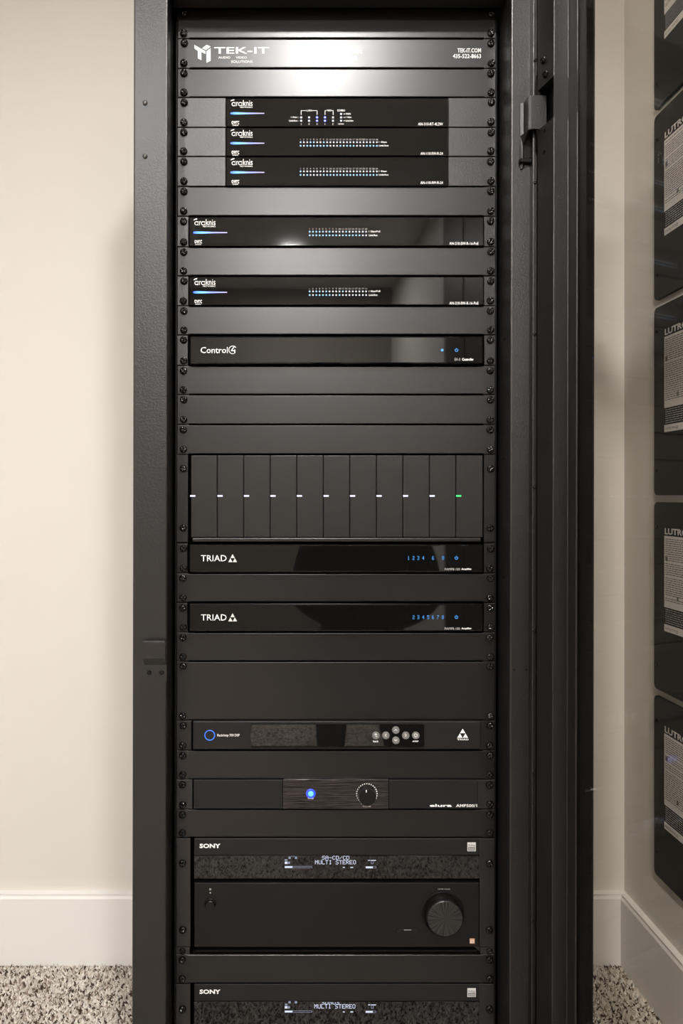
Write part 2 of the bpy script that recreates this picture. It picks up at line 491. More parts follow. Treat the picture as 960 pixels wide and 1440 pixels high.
# ceiling lamp -----------------------------------------------------------------
def disc_z(x, y, r, z0, z1, seg=32):
    bm = bmesh.new()
    bmesh.ops.create_cone(bm, cap_ends=True, segments=seg, radius1=r, radius2=r, depth=z1 - z0, matrix=Matrix.Translation((x, y, (z0 + z1) / 2)))
    return bm
for lx_, ly_, pw, lab in LAMPS:
    t = thing('ceiling_downlight', lab, 'lamp', (lx_, ly_, CEIL - 0.012), 'recessed ceiling downlights')
    bm = bmesh.new(); rings = []
    for r, z in ((0.105, CEIL - .0005), (0.104, CEIL - .006), (0.085, CEIL - .010), (0.070, CEIL - .004)):
        rings.append([bm.verts.new((lx_ + r * math.cos(2 * math.pi * i / 36), ly_ + r * math.sin(2 * math.pi * i / 36), z)) for i in range(36)])
    for p, q in zip(rings[:-1], rings[1:]):
        for i in range(36): bm.faces.new((p[i], p[(i + 1) % 36], q[(i + 1) % 36], q[i]))
    obj('trim_ring', bm, M['lamp_rim'], t, True)
    obj('lens', disc_z(lx_, ly_, 0.070, CEIL - 0.005, CEIL - 0.0005), glow('lamp_lens', (1.0, 0.972, 0.945), pw), t)

# ================================================================== RACK CABINET
YP = 1.070           # faces of the mounted panels
YC = 1.020           # face of the cabinet's front frame
XLo, XLi = wx(188, YC), wx(236, YC)
XRi, XRo = wx(718.5, YC), wx(766, YC)
ZT = 1.900
rack = thing('equipment_rack', 'tall black steel equipment rack cabinet with its glass door swung open', 'rack', ((XLo + XRo) / 2, YC + 0.25, 0))
Z0 = 0.02
HDR = wz(-15, YC)
obj('frame_stile', prism_plan([(XLo, YC), (XLi, YC), (XLi, YP + 0.006), (XLi - 0.004, YP + 0.006), (XLi - 0.004, YC + 0.03), (XLo, YC + 0.03)], Z0, ZT, 0.0022, [0, 1], 3), M['frame'], rack)
obj('frame_stile', prism_plan([(XRi, YC), (XRo, YC), (XRo, YC + 0.03), (XRi + 0.004, YC + 0.03), (XRi + 0.004, YP + 0.006), (XRi, YP + 0.006)], Z0, ZT, 0.0022, [0, 1], 3), M['frame'], rack)
obj('header', box_bm(XLi + 0.002, XRi - 0.002, YC, YC + 0.04, HDR, ZT, 0.0015, sh=False), M['frame'], rack)
obj('sill', box_bm(XLi + 0.0005, XRi - 0.004, YC, YC + 0.04, Z0, 0.125, 0.0015), M['frame'], rack)
obj('side_panel', box_bm(XLo + 0.001, XLo + 0.004, YC + 0.031, 1.56, Z0, ZT - 0.002, sh=True), M['frame'], rack)
obj('side_panel', box_bm(XRo - 0.004, XRo - 0.001, YC + 0.031, 1.56, Z0, ZT - 0.002, sh=True), M['frame'], rack)
obj('top_panel', box_bm(XLo + 0.005, XRo - 0.005, YC + 0.041, 1.56, ZT - 0.02, ZT - 0.003), M['frame'], rack)
obj('back_panel', box_bm(XLo + 0.004, XRo - 0.004, 1.56, 1.563, Z0, ZT - 0.003), M['inner'], rack)
obj('base_panel', box_bm(XLo + 0.005, XRo - 0.007, YC + 0.041, 1.559, Z0, 0.05), M['inner'], rack)
def caster(x, y):
    bm = bmesh.new()
    bmesh.ops.create_cone(bm, cap_ends=True, segments=16, radius1=0.018, radius2=0.014, depth=0.02, matrix=Matrix.Translation((x, y, 0.01)))
    obj('foot', bm, M['inner'], rack)
for x in (XLo + 0.04, XRo - 0.04):
    for y in (YC + 0.04, 1.52): caster(x, y)
# mounting rails, a little wider than the panels' ears
XPl, XPr = wx(249.8, YP), wx(697.2, YP)
ZR1, ZR0 = wz(2, YP), 0.126
def rail(side):
    bm = bmesh.new()
    if side < 0: a, c = XPl - 0.003, XPl + 0.016
    else: a, c = XPr - 0.016, XPr + 0.003
    add_box(bm, a, c, YP + 0.0045, YP + 0.0065, ZR0, ZR1, True)
    k = a if side < 0 else c - 0.002
    add_box(bm, k, k + 0.002, YP + 0.0065, YP + 0.05, ZR0, ZR1, True)
    obj('mounting_rail', bm, M['inner'], rack)
rail(-1); rail(1)
obj('rail_crossbar', box_bm(XLi + 0.004, XRi - 0.004, YP + 0.012, YP + 0.05, wz(8, YP), HDR + 0.05), M['inner'], rack)
# small screws down the right inner return and rivets on the left stile
for py in (143, 311, 477, 644, 810, 975, 1142, 1307):
    z = wz(py, 1.045)
    s = add_screw(rack, (XRi + lean(z) - 0.0001, 1.045, z), 0.32); s.rotation_euler = (0, 0, R(-90))
for py in (145, 220):
    p = P(204, py, YC)
    o = obj('rivet', lathe_y([(0.0036, 0), (0.0034, -0.0012), (0.0022, -0.0026), (0, -0.003)], 14), M['rivet'], rack, True, p)
# holes in the right stile
for px in (722.5, 739.5):
    obj('bolt_hole', disc_bm(0.0016, -0.0004, 0.001, 10), M['inner'], rack, False, P(px, 942, YC))
# slim lip along the hinge side, with its row of tiny screws
lip0, lip1 = wx(749.3, 1.008), wx(756.6, 1.008)
lipo = obj('hinge_lip', prism_plan([(lip0, 1.008), (lip1, 1.008), (lip1, YC - 0.0003), (lip0, YC - 0.0003)], Z0 + 0.05, ZT - 0.02, 0.0012, [0, 1], 2), M['frame'], rack)
for py in (85, 257, 470, 685, 887, 1087, 1297):
    z = wz(py, 1.008)
    add_screw(lipo, (lip0 + 0.0028 + lean(z), 1.0075, z), 0.42)
# latch keeper on the left stile
def keeper():
    Y0 = YC
    pr = [(201.5, 901, .010), (231, 901, .010), (231.5, 904, .010), (231.5, 925, .010), (234, 935, .0025), (234.5, 957, .0025), (232, 960, .0025), (204, 960, .0025), (203, 957, .0025), (203, 935, .0025), (200.5, 925, .010), (200.5, 903, .010)]
    bm = bmesh.new()
    rows = [(901, 201.5, 231, .0095), (903.5, 200.5, 232, .010), (926, 200.5, 232, .0095), (935, 203, 234, .0025), (957, 203, 234, .0025), (960, 205, 232.5, .0022)]
    fr = []; bk = []
    for py, a, c, d in rows:
        Yf = Y0 - d
        fr.append([bm.verts.new(P(a, py, Yf)), bm.verts.new(P(c, py, Yf))])
        bk.append([bm.verts.new(P(a, py, Yf) + Vector((0, .002, 0))), bm.verts.new(P(c, py, Yf) + Vector((0, .002, 0)))])
    for i in range(len(rows) - 1):
        bm.faces.new((fr[i][0], fr[i + 1][0], fr[i + 1][1], fr[i][1]))
        bm.faces.new((bk[i][0], bk[i][1], bk[i + 1][1], bk[i + 1][0]))
        for k in (0, 1): bm.faces.new((fr[i][k], bk[i][k], bk[i + 1][k], fr[i + 1][k]))
    bm.faces.new((fr[0][0], fr[0][1], bk[0][1], bk[0][0])); bm.faces.new((fr[-1][0], fr[-1][1], bk[-1][1], bk[-1][0]))
    bmesh.ops.recalc_face_normals(bm, faces=bm.faces[:])
    k = obj('latch_keeper', bm, M['frame'], rack)
    for px in (209.5, 227): add_screw(k, P(px, 945.5, YC - 0.0026), 0.62)
keeper()

# ---- glass door, open about 103 degrees -----------------------------------------
TH = R(13.1)
n_out = Vector((math.cos(TH), math.sin(TH))); u_ = Vector((math.sin(TH), -math.cos(TH)))
G0 = Vector((0.4056, 0.952))                 # where the stile ends and bare glass begins
def D(tt, v): 
    q = G0 + u_ * tt - n_out * v
    return (q.x, q.y)
DZ0, DZ1 = 0.055, 1.885
nz0, nz1 = wz(164.5, 0.9637), wz(106.5, 0.9637)
A_, B_, C_, D_ = (0.368, 1.0), (0.3764, 0.9637), D(-0.018, .003), D(0, .003)
E_ = D(0, 0.0006); F_ = D(-0.030, 0.0006); F2 = D(-0.030, -0.0105); H_ = (0.4005, 1.0085)
stile_full = [A_, B_, C_, D_, E_, F_, F2, H_]
# hinge notch: the raised inner face is cut away, its front web stays
web = [(B_[0] + .0006, B_[1] - .0001), C_, D_, E_, F_, D(-0.022, .006), D(-0.0205, .0245)]
back = [D(-0.056, .008), D(-0.0225, .008), F_, F2, D(-0.0555, -.0075)]
door = obj('glass_door', prism_plan(stile_full, DZ0, nz0, 0.0011, [0, 1, 2, 3], 2), M['frame'], rack)
door['label'] = 'open cabinet door with clear smoked glass and black metal frame'
obj('hinge_stile', prism_plan(stile_full, nz1, DZ1, 0.0011, [0, 1, 2, 3], 2), M['frame'], door)
obj('hinge_stile_web', prism_plan(web, nz0, nz1), M['frame'], door)
obj('hinge_stile_web', prism_plan(back, nz0, nz1), M['inner'], door)
obj('hinge_gap_filler', prism_plan([D(-0.0705, .008), D(-0.0575, .008), D(-0.0575, -.0095), D(-0.0705, -.0095)], DZ0, DZ1), M['inner'], door)  # added black strip closing the see-through gap behind the stile
W = 0.525
# top and bottom rails and free stile of the door frame
def door_slab(t0, t1, v0, v1, z0, z1, bev=0.0012):
    return prism_plan([D(t0, v1), D(t1, v1), D(t1, v0), D(t0, v0)], z0, z1, bev, None, 2)
obj('door_rail', door_slab(0.0005, W - 0.076, 0.003, 0.020, DZ0, DZ0 + 0.03), M['frame'], door)
obj('door_rail', door_slab(0.0005, W - 0.076, 0.003, 0.020, DZ1 - 0.03, DZ1), M['frame'], door)
obj('free_stile', door_slab(W - 0.075, W, -0.0105, 0.024, DZ0, DZ1), M['frame'], door)
pane = obj('glass_pane', door_slab(-0.0295, W - 0.0755, -0.005, 0.0, DZ0 + 0.002, DZ1 - 0.002, 0), M['glass'], door)
# black band printed round the back of the pane
def band(t0, t1, z0, z1): return door_slab(t0, t1, -0.0064, -0.0040, z0, z1, 0)
obj('black_glass_border', band(-0.0294, 0.0236, DZ0 + .003, DZ1 - .003), M['inner'], pane)
obj('black_glass_border', band(W - 0.10, W - 0.0757, DZ0 + .003, DZ1 - .003), M['inner'], pane)
obj('black_glass_border', band(0.0238, W - 0.101, DZ1 - .045, DZ1 - .003), M['inner'], pane)
obj('black_glass_border', band(0.0238, W - 0.101, DZ0 + .003, DZ0 + .045), M['inner'], pane)
# small screws and holes beside the hinge notch, on the raised inner face
dA = Vector((B_[0] - A_[0], B_[1] - A_[1])); nA = Vector((-dA.y, dA.x)).normalized(); nA = nA if nA.x < 0 else -nA
rotA = math.atan2(nA.x, -nA.y)
def on_face(px, py):
    # intersect the view ray with the raised inner face
    k = (px - VX) / FPX
    s = (A_[0] - k * A_[1]) / (k * dA.y - dA.x)
    q = Vector(A_) + dA * s
    z = wz(py, q.y)
    return Vector((q.x + lean(z), q.y, z))
for px, py in ((765, 84), (768, 104)):
    s = add_screw(door, on_face(px, py), 1.0); s.rotation_euler = (0, 0, -rotA if False else math.atan2(-nA.x, nA.y) + math.pi)
for px, py in ((765.5, 184), (765.5, 214)):
    o = obj('bolt_hole', disc_bm(0.0026, -0.0004, 0.002, 12), M['inner'], door, False, on_face(px, py))
    o.rotation_euler = (0, 0, math.atan2(-nA.x, nA.y) + math.pi)

# hinge: bracket on the cabinet frame reaching into the notch
def hinge():
    Yh = 0.998
    z1, zm, z0 = wz(134, Yh), wz(181, Yh), wz(228, Yh)
    x0, x1, x2 = wx(731.5, 1.018), wx(745.5, Yh), wx(768, Yh)
    bm = bmesh.new()
    # folded plate: foot flange on the frame, bend, arm facing the room
    pts = [(x0, 1.0185), (x0 + .004, 1.0165), (x1 - .002, Yh + .002), (x1 + .001, Yh), (x2, Yh), (x2, Yh + .0025), (x1 + .002, Yh + .0025), (x0 + .006, 1.0185)]
    lo = [bm.verts.new((x, y, zm)) for x, y in pts]; hi = [bm.verts.new((x, y, z1)) for x, y in pts]
    n = len(pts)
    bm.faces.new(lo[::-1]); bm.faces.new(hi)
    for i in range(n): bm.faces.new((lo[i], lo[(i + 1) % n], hi[(i + 1) % n], hi[i]))
    bmesh.ops.recalc_face_normals(bm, faces=bm.faces[:])
    hb = obj('hinge_bracket', bm, M['frame'], rack)
    # tapering tail of the flange below the arm
    bm = bmesh.new()
    q = [(x0, zm, 1.0185), (x1 - .002, zm, Yh + .002), (x0 + .003, wz(200, 1.01), 1.0165), (x0 + .0025, z0, 1.0165), (x0, z0, 1.0185)]
    a = [bm.verts.new((x, y, z)) for x, z, y in q]; c = [bm.verts.new((x + .0025, min(y + .0015, 1.0195), z)) for x, z, y in q]
    bm.faces.new(a); bm.faces.new(c[::-1])
    for i in range(5): bm.faces.new((a[i], a[(i + 1) % 5], c[(i + 1) % 5], c[i]))
    bmesh.ops.recalc_face_normals(bm, faces=bm.faces[:])
    obj('flange_tail', bm, M['frame'], hb)
    obj('hinge_foot', box_bm(wx(731, 1.013), wx(748, 1.013), 1.013, 1.0197, wz(228, 1.013), wz(222, 1.013), .0008), M['inner'], hb)
    obj('recess_shade', box_bm(wx(736, 1.018), wx(748.5, 1.018), 1.018, 1.0198, wz(222, 1.018), wz(184, 1.018)), M['inner'], hb)  # dark plate standing in for the shade below the arm
    bm = bmesh.new()
    bmesh.ops.create_cone(bm, cap_ends=True, segments=14, radius1=.0038, radius2=.0038, depth=wz(107, 1.003) - wz(211, 1.003),
                          matrix=Matrix.Translation((wx(757, 1.003), 1.003, (wz(107, 1.003) + wz(211, 1.003)) / 2)))
    obj('slot_shade', bm, M['inner'], hb, True)  # black cylinder standing in for the dark slot in the lip
hinge()

# ================================================================== MOUNTED UNITS
def panel_outline(yt, yb, Y, notch=0.0008, x0=None, x1=None):
    """front outline of a rack panel: ears full height, centre a hair lower"""
    zt, zb = wz(yt, Y) - 0.0003, wz(yb, Y) + 0.0003
    a, d = wx(249.8, Y), wx(697.2, Y)
    b_, c_ = wx(266.5, Y), wx(680.5, Y)
    L1, L0 = lean(zt), lean(zb)
    return [(a + L0, zb), (b_ + L0, zb), (b_ + L0, zb + notch), (c_ + L0, zb + notch), (c_ + L0, zb), (d + L0, zb),
            (d + L1, zt), (c_ + L1, zt), (c_ + L1, zt - notch), (b_ + L1, zt - notch), (b_ + L1, zt), (a + L1, zt)]

def screws(root, ys, Y=YP, xs=(258.9, 690.2)):
    for py in ys:
        for px in xs:
            z = wz(py, Y)
            add_screw(root, (wx(px, Y) + lean(z) + random.uniform(-.0005, .0005), Y - 0.0001, z + random.uniform(-.0004, .0004)))

def one_u(yt, yb): return (yt + 7.4, yb - 6.8)

def blank(yt, yb, label, ys=None, name='blank_panel', group='blank rack panels'):
    t = thing(name, label, 'rack panel', (wx(473, YP), YP, wz(yb, YP)), group)
    obj('face_plate', prism_xz(panel_outline(yt, yb, YP), YP, YP + 0.003, 0.0011, 3), M['powder'], t)
    bm = bmesh.new()     # folded stiffening flanges behind the plate
    for z in (wz(yt, YP) - 0.0032, wz(yb, YP) + 0.0022):
        add_box(bm, wx(270, YP), wx(677, YP), YP + 0.0031, YP + 0.016, z, z + 0.001)
    obj('flange', bm, M['powder'], t)
    screws(t, ys or one_u(yt, yb))
    return t

def ears(root, yt, yb, xl, xr, mat, Y=YP, thick=0.003):
    zt, zb = wz(yt, Y) - 0.0003, wz(yb, Y) + 0.0003
    for a, c in ((249.8, xl), (xr, 697.2)):
        pts = [(wx(a, Y) + lean(zb), zb), (wx(c, Y) + lean(zb), zb), (wx(c, Y) + lean(zt), zt), (wx(a, Y) + lean(zt), zt)]
        obj('rack_ear', prism_xz(pts, Y, Y + thick, 0.0006, 2), mat, root)

def unit(name, label, cat, yt, yb, group=None):
    return thing(name, label, cat, (wx(473, YP), YP, wz(yb, YP)), group)

def chassis(root, yt, yb, depth=0.25, x0=274, x1=672):
    obj('chassis', box_bm(wx(x0, YP), wx(x1, YP), YP + 0.0035, YP + depth, wz(yb, YP) + 0.003, wz(yt, YP) - 0.003), M['inner'], root)

def bezel(root, x0, yt, x1, yb, Y, mat, name='front_bezel', bev=0.0008, inset=1.0, thick=None):
    z1, z0 = wz(yt + inset, Y), wz(yb - inset, Y)
    dx = lean((z0 + z1) / 2)
    return obj(name, box_bm(wx(x0, Y) + dx, wx(x1, Y) + dx, Y, (YP + 0.0033) if thick is None else Y + thick, z0, z1, bev, 2), mat, root)

BL = [  # top line, bottom line, label
 (12.5, 54, 'topmost blank black rack panel, half in the shade of the cabinet top'),
 (96, 137, 'blank black rack panel directly below the white-lettered logo plate'),
 (262, 304, 'blank black rack panel directly below the lower of the two 24-port switches'),
 (347, 388, 'blank black rack panel between the two 16-port switches'),
 (430, 471, 'blank black rack panel directly above the glossy home controller'),
 (514, 555, 'blank black rack panel directly below the glossy home controller'),
 (555, 597, 'middle one of three blank black rack panels between controller and module chassis'),
 (597, 639, 'blank black rack panel directly above the eleven-slot module chassis'),
 (806, 847, 'blank black rack panel between the two glossy amplifiers with blue numerals'),
 (889, 930, 'thin blank black rack panel directly above the double-height blank panel'),
 (1055, 1096, 'blank black rack panel below the amplifier with round grey buttons'),
 (1138, 1178, 'blank black rack panel directly above the upper audio receiver'),
 (1342, 1383, 'blank black rack panel between the two audio receivers')]
for yt, yb, lab in BL: blank(yt, yb, lab)
t2 = blank(930, 1013, 'double-height blank black rack panel above the amplifier with blue ring', (936.5, 1006.5))

# logo plate ---------------------------------------------------------------
t = blank(54, 96, 'rack panel with white company logo, web address and phone number', name='logo_panel', group=None)
def poly_px(bm, pts, Y):
    bm.faces.new([bm.verts.new((wx(a, Y), Y, wz(c, Y))) for a, c in pts])
bm = bmesh.new()
k = 140 / 960.0
def lg(x, y): return (260 + x * k, 50 + y * k)
poly_px(bm, [lg(90, 90), lg(197, 150), lg(197, 178), lg(158, 157), lg(158, 236), lg(124, 220), lg(124, 148), lg(92, 125)], YP - .0003)
poly_px(bm, [lg(165, 122), lg(210, 88), lg(247, 108), lg(203, 140)], YP - .0003)
poly_px(bm, [lg(207, 150), lg(247, 122), lg(247, 243), lg(207, 262)], YP - .0003)
obj('logo_mark', bm, M['white'], t)
text('TEK-IT', 301, 66.5, 378, 75.5, YP, M['white'], t, 0.012)
text('AUDIO     VIDEO', 307, 79.5, 347, 82.5, YP, M['white'], t)
text('SOLUTIONS', 325, 85, 355, 88.5, YP, M['white'], t)
text('Audio - Video - Network', 441, 68.5, 509, 75, YP, M['white'], t)
text('Home Automation', 448, 76.5, 501, 82.5, YP, M['white'], t)
text('TEK-IT.COM', 643, 68, 676, 74, YP, M['white'], t, 0.012)
text('435-522-8663', 636.5, 76, 676, 82, YP, M['white'], t, 0.012)

# ring helper
def ring_px(bm, px, py, r0, r1, Y, a0=0, a1=360, n=20):
    pts = []
    for i in range(n + 1):
        a = R(a0 + (a1 - a0) * i / n)
        pts.append((bm.verts.new((wx(px, Y) + r0 * math.cos(a), Y, wz(py, Y) + r0 * math.sin(a))), bm.verts.new((wx(px, Y) + r1 * math.cos(a), Y, wz(py, Y) + r1 * math.sin(a)))))
    for p, q in zip(pts[:-1], pts[1:]): bm.faces.new((p[0], p[1], q[1], q[0]))

# network router and switches -------------------------------------------------
def led_disc(bm, px, py, r, Y, seg=8):
    vs = [bm.verts.new((wx(px, Y) + r * math.cos(2 * math.pi * i / seg), Y, wz(py, Y) + r * math.sin(2 * math.pi * i / seg))) for i in range(seg)]
    bm.faces.new(vs)

def brand_block(t, x, yt, Y):
    """name, light bar and small service logo at the left of a network unit"""
    bm = bmesh.new()
    for cx in (9.4, 18.6):                       # round single-storey a: bowl and stem
        ring_px(bm, x + cx, yt + 9.4, .0020, .0030, Y - .0003, 0, 360, 18)
        quad(bm, x + cx + 1.7, yt + 6.7, x + cx + 2.7, yt + 12.2, Y - .0003)
    obj('logo_letters', bm, M['white'], t)
    text('r', x + 13.3, yt + 6.6, x + 15.6, yt + 12.2, Y, M['white'], t)
    text('knis', x + 22.6, yt + 3.8, x + 36, yt + 12.2, Y, M['white'], t)
    bm = bmesh.new(); q = 10
    poly_px(bm, [(x + 5.0, yt + 5.6), (x + 6.2, yt + 3.8), (x + 8.6, yt + 2.6), (x + 10.6, yt + 2.8), (x + 10.0, yt + 4.0), (x + 7.2, yt + 4.6)], Y - .0003)
    obj('logo_mark', bm, M['white'], t)
    text('NETWORKS', x + 18.5, yt + 13, x + 36, yt + 14.8, Y, M['white'], t, 0.01)
    bm = bmesh.new()
    n = 10; L = 47.5; top = []; bot = []
    for i in range(n + 1):
        f = i / n; hh = 1.15 * (1 - f) ** 1.3 + 0.7
        if i == 0: hh = 1.2
        top.append((x + 5 + L * f, yt + 22.6 - hh)); bot.append((x + 5 + L * f, yt + 22.6 + hh))
    a = [bm.verts.new((wx(p, Y), Y - .0004, wz(q, Y))) for p, q in top]; c = [bm.verts.new((wx(p, Y), Y - .0004, wz(q, Y))) for p, q in bot]
    for i in range(n): bm.faces.new((a[i], c[i], c[i + 1], a[i + 1]))
    obj('light_bar', bm, M['bar'], t)
    text('ovrc', x + 6.5, yt + 33, x + 17.2, yt + 37.8, Y, M['white'], t, 0.006)
    text('ENABLED', x + 8, yt + 38.4, x + 16, yt + 40, Y, M['white'], t, 0.01)

def led_rows(t, xs, ry, blue, Y, num_y, r=0.0013):
    """two rows of round port lamps plus the printed port numbers above them"""
    bw, bb, bn = bmesh.new(), bmesh.new(), bmesh.new()
    for row, py in enumerate(ry):
        for i, px in enumerate(xs):
            led_disc(bb if i in blue[row] else bw, px, py, r, Y - .0003)
    for i, px in enumerate(xs):
        s = str(i + 1)
        w = 0.9 if len(s) == 1 else 1.6
        for j, ch in enumerate(s):
            x0 = px - w + j * 1.7
            dots(bn, ch, x0, num_y - 1.1, x0 + 1.5, num_y + 1.1, Y - .0003)
    a = obj('port_lamps', bw, M['led_white'], t); a['kind'] = 'stuff'
    a['label'] = 'tiny white port lamps'
    if any(blue):
        a = obj('port_lamps', bb, M['led_blue'], t); a['kind'] = 'stuff'; a['label'] = 'tiny blue port lamps'
    a = obj('port_numbers', bn, M['grey'], t); a['kind'] = 'stuff'

YG = YP - 0.004      # glossy fronts stand a little proud of the ears
t = unit('network_router', 'black network router with bracketed port lamps, topmost of three units with wide ears', 'router', 137, 179)
chassis(t, 137, 179, 0.25, 320, 629); ears(t, 137.3, 178.7, 317.5, 630.5, M['ear'])
bezel(t, 318.5, 137, 630, 179, YG, M['acrylic']); screws(t, one_u(137, 179))
brand_block(t, 319, 137, YG)
bw, bb, bl = bmesh.new(), bmesh.new(), bmesh.new()
for i, px in enumerate((423.3, 434.4, 445.6, 456.8, 468)):
    for py in (165.1, 169.8): led_disc(bb if i in (2, 3) else bw, px, py, .0016 if i not in (2, 3) else .0019, YG - .0003)
for py in (160.2, 165.1, 169.8): led_disc(bw, 479.4, py, .0016, YG - .0003)
for x0, y0, x1, y1 in ((422.9, 155.2, 431, 155.8), (438.5, 155.2, 446, 155.8), (422.9, 155.2, 423.6, 161.5), (445.3, 155.2, 446, 161.5),
                       (456.5, 155.2, 459, 155.8), (466, 155.2, 468.6, 155.8), (456.5, 155.2, 457.2, 161.5), (467.9, 155.2, 468.6, 161.5),
                       (482.8, 159.9, 485.2, 160.5), (482.8, 164.8, 485.2, 165.4), (482.8, 169.5, 485.2, 170.1)): quad(bl, x0, y0, x1, y1, YG - .0003)
for px, ch in ((423.3, '1'), (434.4, '2'), (445.6, '3'), (456.8, '1'), (468, '2')): dots(bl, ch, px - .8, 173.2, px + .8, 175.6, YG - .0003)
for nm, q, mt in (('port_lamps', bw, 'led_white'), ('port_lamps', bb, 'led_deep'), ('port_marks', bl, 'white')):
    a = obj(nm, q, M[mt], t); a['kind'] = 'stuff'
bb = bmesh.new()
for px in (445.6, 456.8):
    for py in (165.1, 169.8): led_disc(bb, px, py, .0012, YG - .0006)
a = obj('port_lamps', bb, M['led_white'], t); a['kind'] = 'stuff'
text('LAN', 431.5, 154, 438, 156.8, YG, M['white'], t, .01); text('WAN', 459.4, 154, 465.6, 156.8, YG, M['white'], t, .01)
text('COMBO', 474, 154, 485, 156.8, YG, M['white'], t, .01)
text('WAN', 486, 159, 492.5, 161.4, YG, M['white'], t, .01); text('1 Gbps', 486, 163.8, 494, 166.4, YG, M['white'], t, .01)
text('Link/Act', 486, 168.6, 496.5, 171, YG, M['white'], t, .01); text('LAN/WAN', 475.5, 173.4, 483, 175.4, YG, M['white'], t, .01)
text('1 Gbps -', 409, 163.8, 420, 166.4, YG, M['white'], t, .01); text('Link/Act -', 406.5, 168.6, 420, 171, YG, M['white'], t, .01)
text('AN-310-RT-4L2W', 587.5, 172.5, 622.5, 176.6, YG, M['white'], t, .008)

allb = set(range(24))
for yt, yb, blue, lab in ((179, 220, [{0, 3, 4, 7}, {0, 2, 3, 4, 5, 6, 7, 8, 12, 14, 15, 16, 20, 21, 22, 23}], 'black 24-port network switch directly below the router, upper of two'),
                          (220, 262, [{0}, {0, 2} | set(range(7, 24))], 'black 24-port network switch directly above a blank panel, lower of two')):
    t = unit('network_switch', lab, 'network switch', yt, yb, '24-port switches with wide ears')
    chassis(t, yt, yb, 0.25, 320, 629); ears(t, yt + .3, yb - .3, 317.5, 630.5, M['ear'])
    bezel(t, 318.5, yt, 630, yb, YG, M['acrylic']); screws(t, one_u(yt, yb))
    brand_block(t, 319, yt, YG)
    led_rows(t, [422.5 + 4.66 * i for i in range(24)], (yt + 21, yt + 26), blue, YG, yt + 17.2)
    text('1 Gbps', 532.5, yt + 19.8, 543.5, yt + 22.4, YG, M['white'], t, .01); text('Link/Act', 532.5, yt + 24.6, 546, yt + 27, YG, M['white'], t, .01)
    text('AN-110-SW-R-24', 591, yt + 35, 622.5, yt + 38.8, YG, M['white'], t, .008)

for yt, yb, blue, lab in ((304, 347, [{0, 1, 2, 3, 4, 6, 11}, {0, 1, 2, 3, 4, 5, 6, 7, 8, 10, 11, 12, 13, 14, 15}], 'black 16-port network switch, the upper of two wide glossy ones'),
                          (388, 430, [{0, 2, 3, 5, 10}, {0, 2, 3, 4, 5, 6, 9}], 'black 16-port network switch, the lower of two wide glossy ones')):
    t = unit('network_switch', lab, 'network switch', yt, yb, '16-port switches with narrow ears')
    chassis(t, yt, yb); ears(t, yt + .3, yb - .3, 265.5, 681, M['ear'])
    bezel(t, 266.5, yt, 680.3, yb, YG, M['acrylic'], inset=1.4); screws(t, one_u(yt, yb))
    brand_block(t, 266.8, yt + .6, YG)
    led_rows(t, [435.3 + 4.66 * i for i in range(16)] + [510, 514.6], (yt + 21.8, yt + 26.9), blue, YG, yt + 18)
    text('1 Gbps/PoE', 518.5, yt + 20.3, 534.5, yt + 23.4, YG, M['white'], t, .01); text('Link/Act', 518.5, yt + 25.6, 530.5, yt + 28.2, YG, M['white'], t, .01)
    text('AN-210-SW-R-16-PoE', 631.5, yt + 36.4, 672.5, yt + 40.4, YG, M['white'], t, .008)

# power symbol helper -----------------------------------------------------------
def power_symbol(t, px, py, Y, mat, s=1.0):
    bm = bmesh.new()
    ring_px(bm, px, py, .0017 * s, .0025 * s, Y - .0003, 125, 415)
    quad(bm, px - .35 * s, py - 2.9 * s, px + .35 * s, py - .2, Y - .0003)
    obj('power_symbol', bm, mat, t)

# glossy home controller ----------------------------------------------------
t = unit('home_controller', 'glossy black home automation controller with two small blue symbols', 'controller', 471, 514)
chassis(t, 471, 514); ears(t, 471.3, 513.7, 265, 681.5, M['ear'])
YA = YP - 0.010
bezel(t, 267, 472, 680, 512.5, YA, M['acrylic'], bev=.0022, inset=.8); screws(t, one_u(471, 514))
text('Control', 282, 488, 320.2, 496.6, YA, M['white'], t, .004)
bm = bmesh.new(); ring_px(bm, 327.2, 492.0, .0054, .0062, YA - .0003, 35, 290)
poly_px(bm, [(324.6, 492.6), (328.6, 487.4), (329.6, 488.0), (325.9, 492.8)], YA - .0003)
quad(bm, 324.6, 492.6, 330.6, 493.7, YA - .0004)
quad(bm, 329.4, 491.4, 330.6, 496.6, YA - .0005)
obj('logo_mark', bm, M['white'], t)
bm = bmesh.new(); led_disc(bm, 621.5, 492.3, .0021, YA - .0003, 12); obj('status_lamp', bm, M['led_cyan'], t)
power_symbol(t, 641.7, 492.3, YA, M['led_cyan'])
text('EA-5', 639, 503.6, 647, 507.2, YA, M['grey'], t); text('Controller', 649.5, 503.6, 665.5, 507.2, YA, M['white'], t, .02)

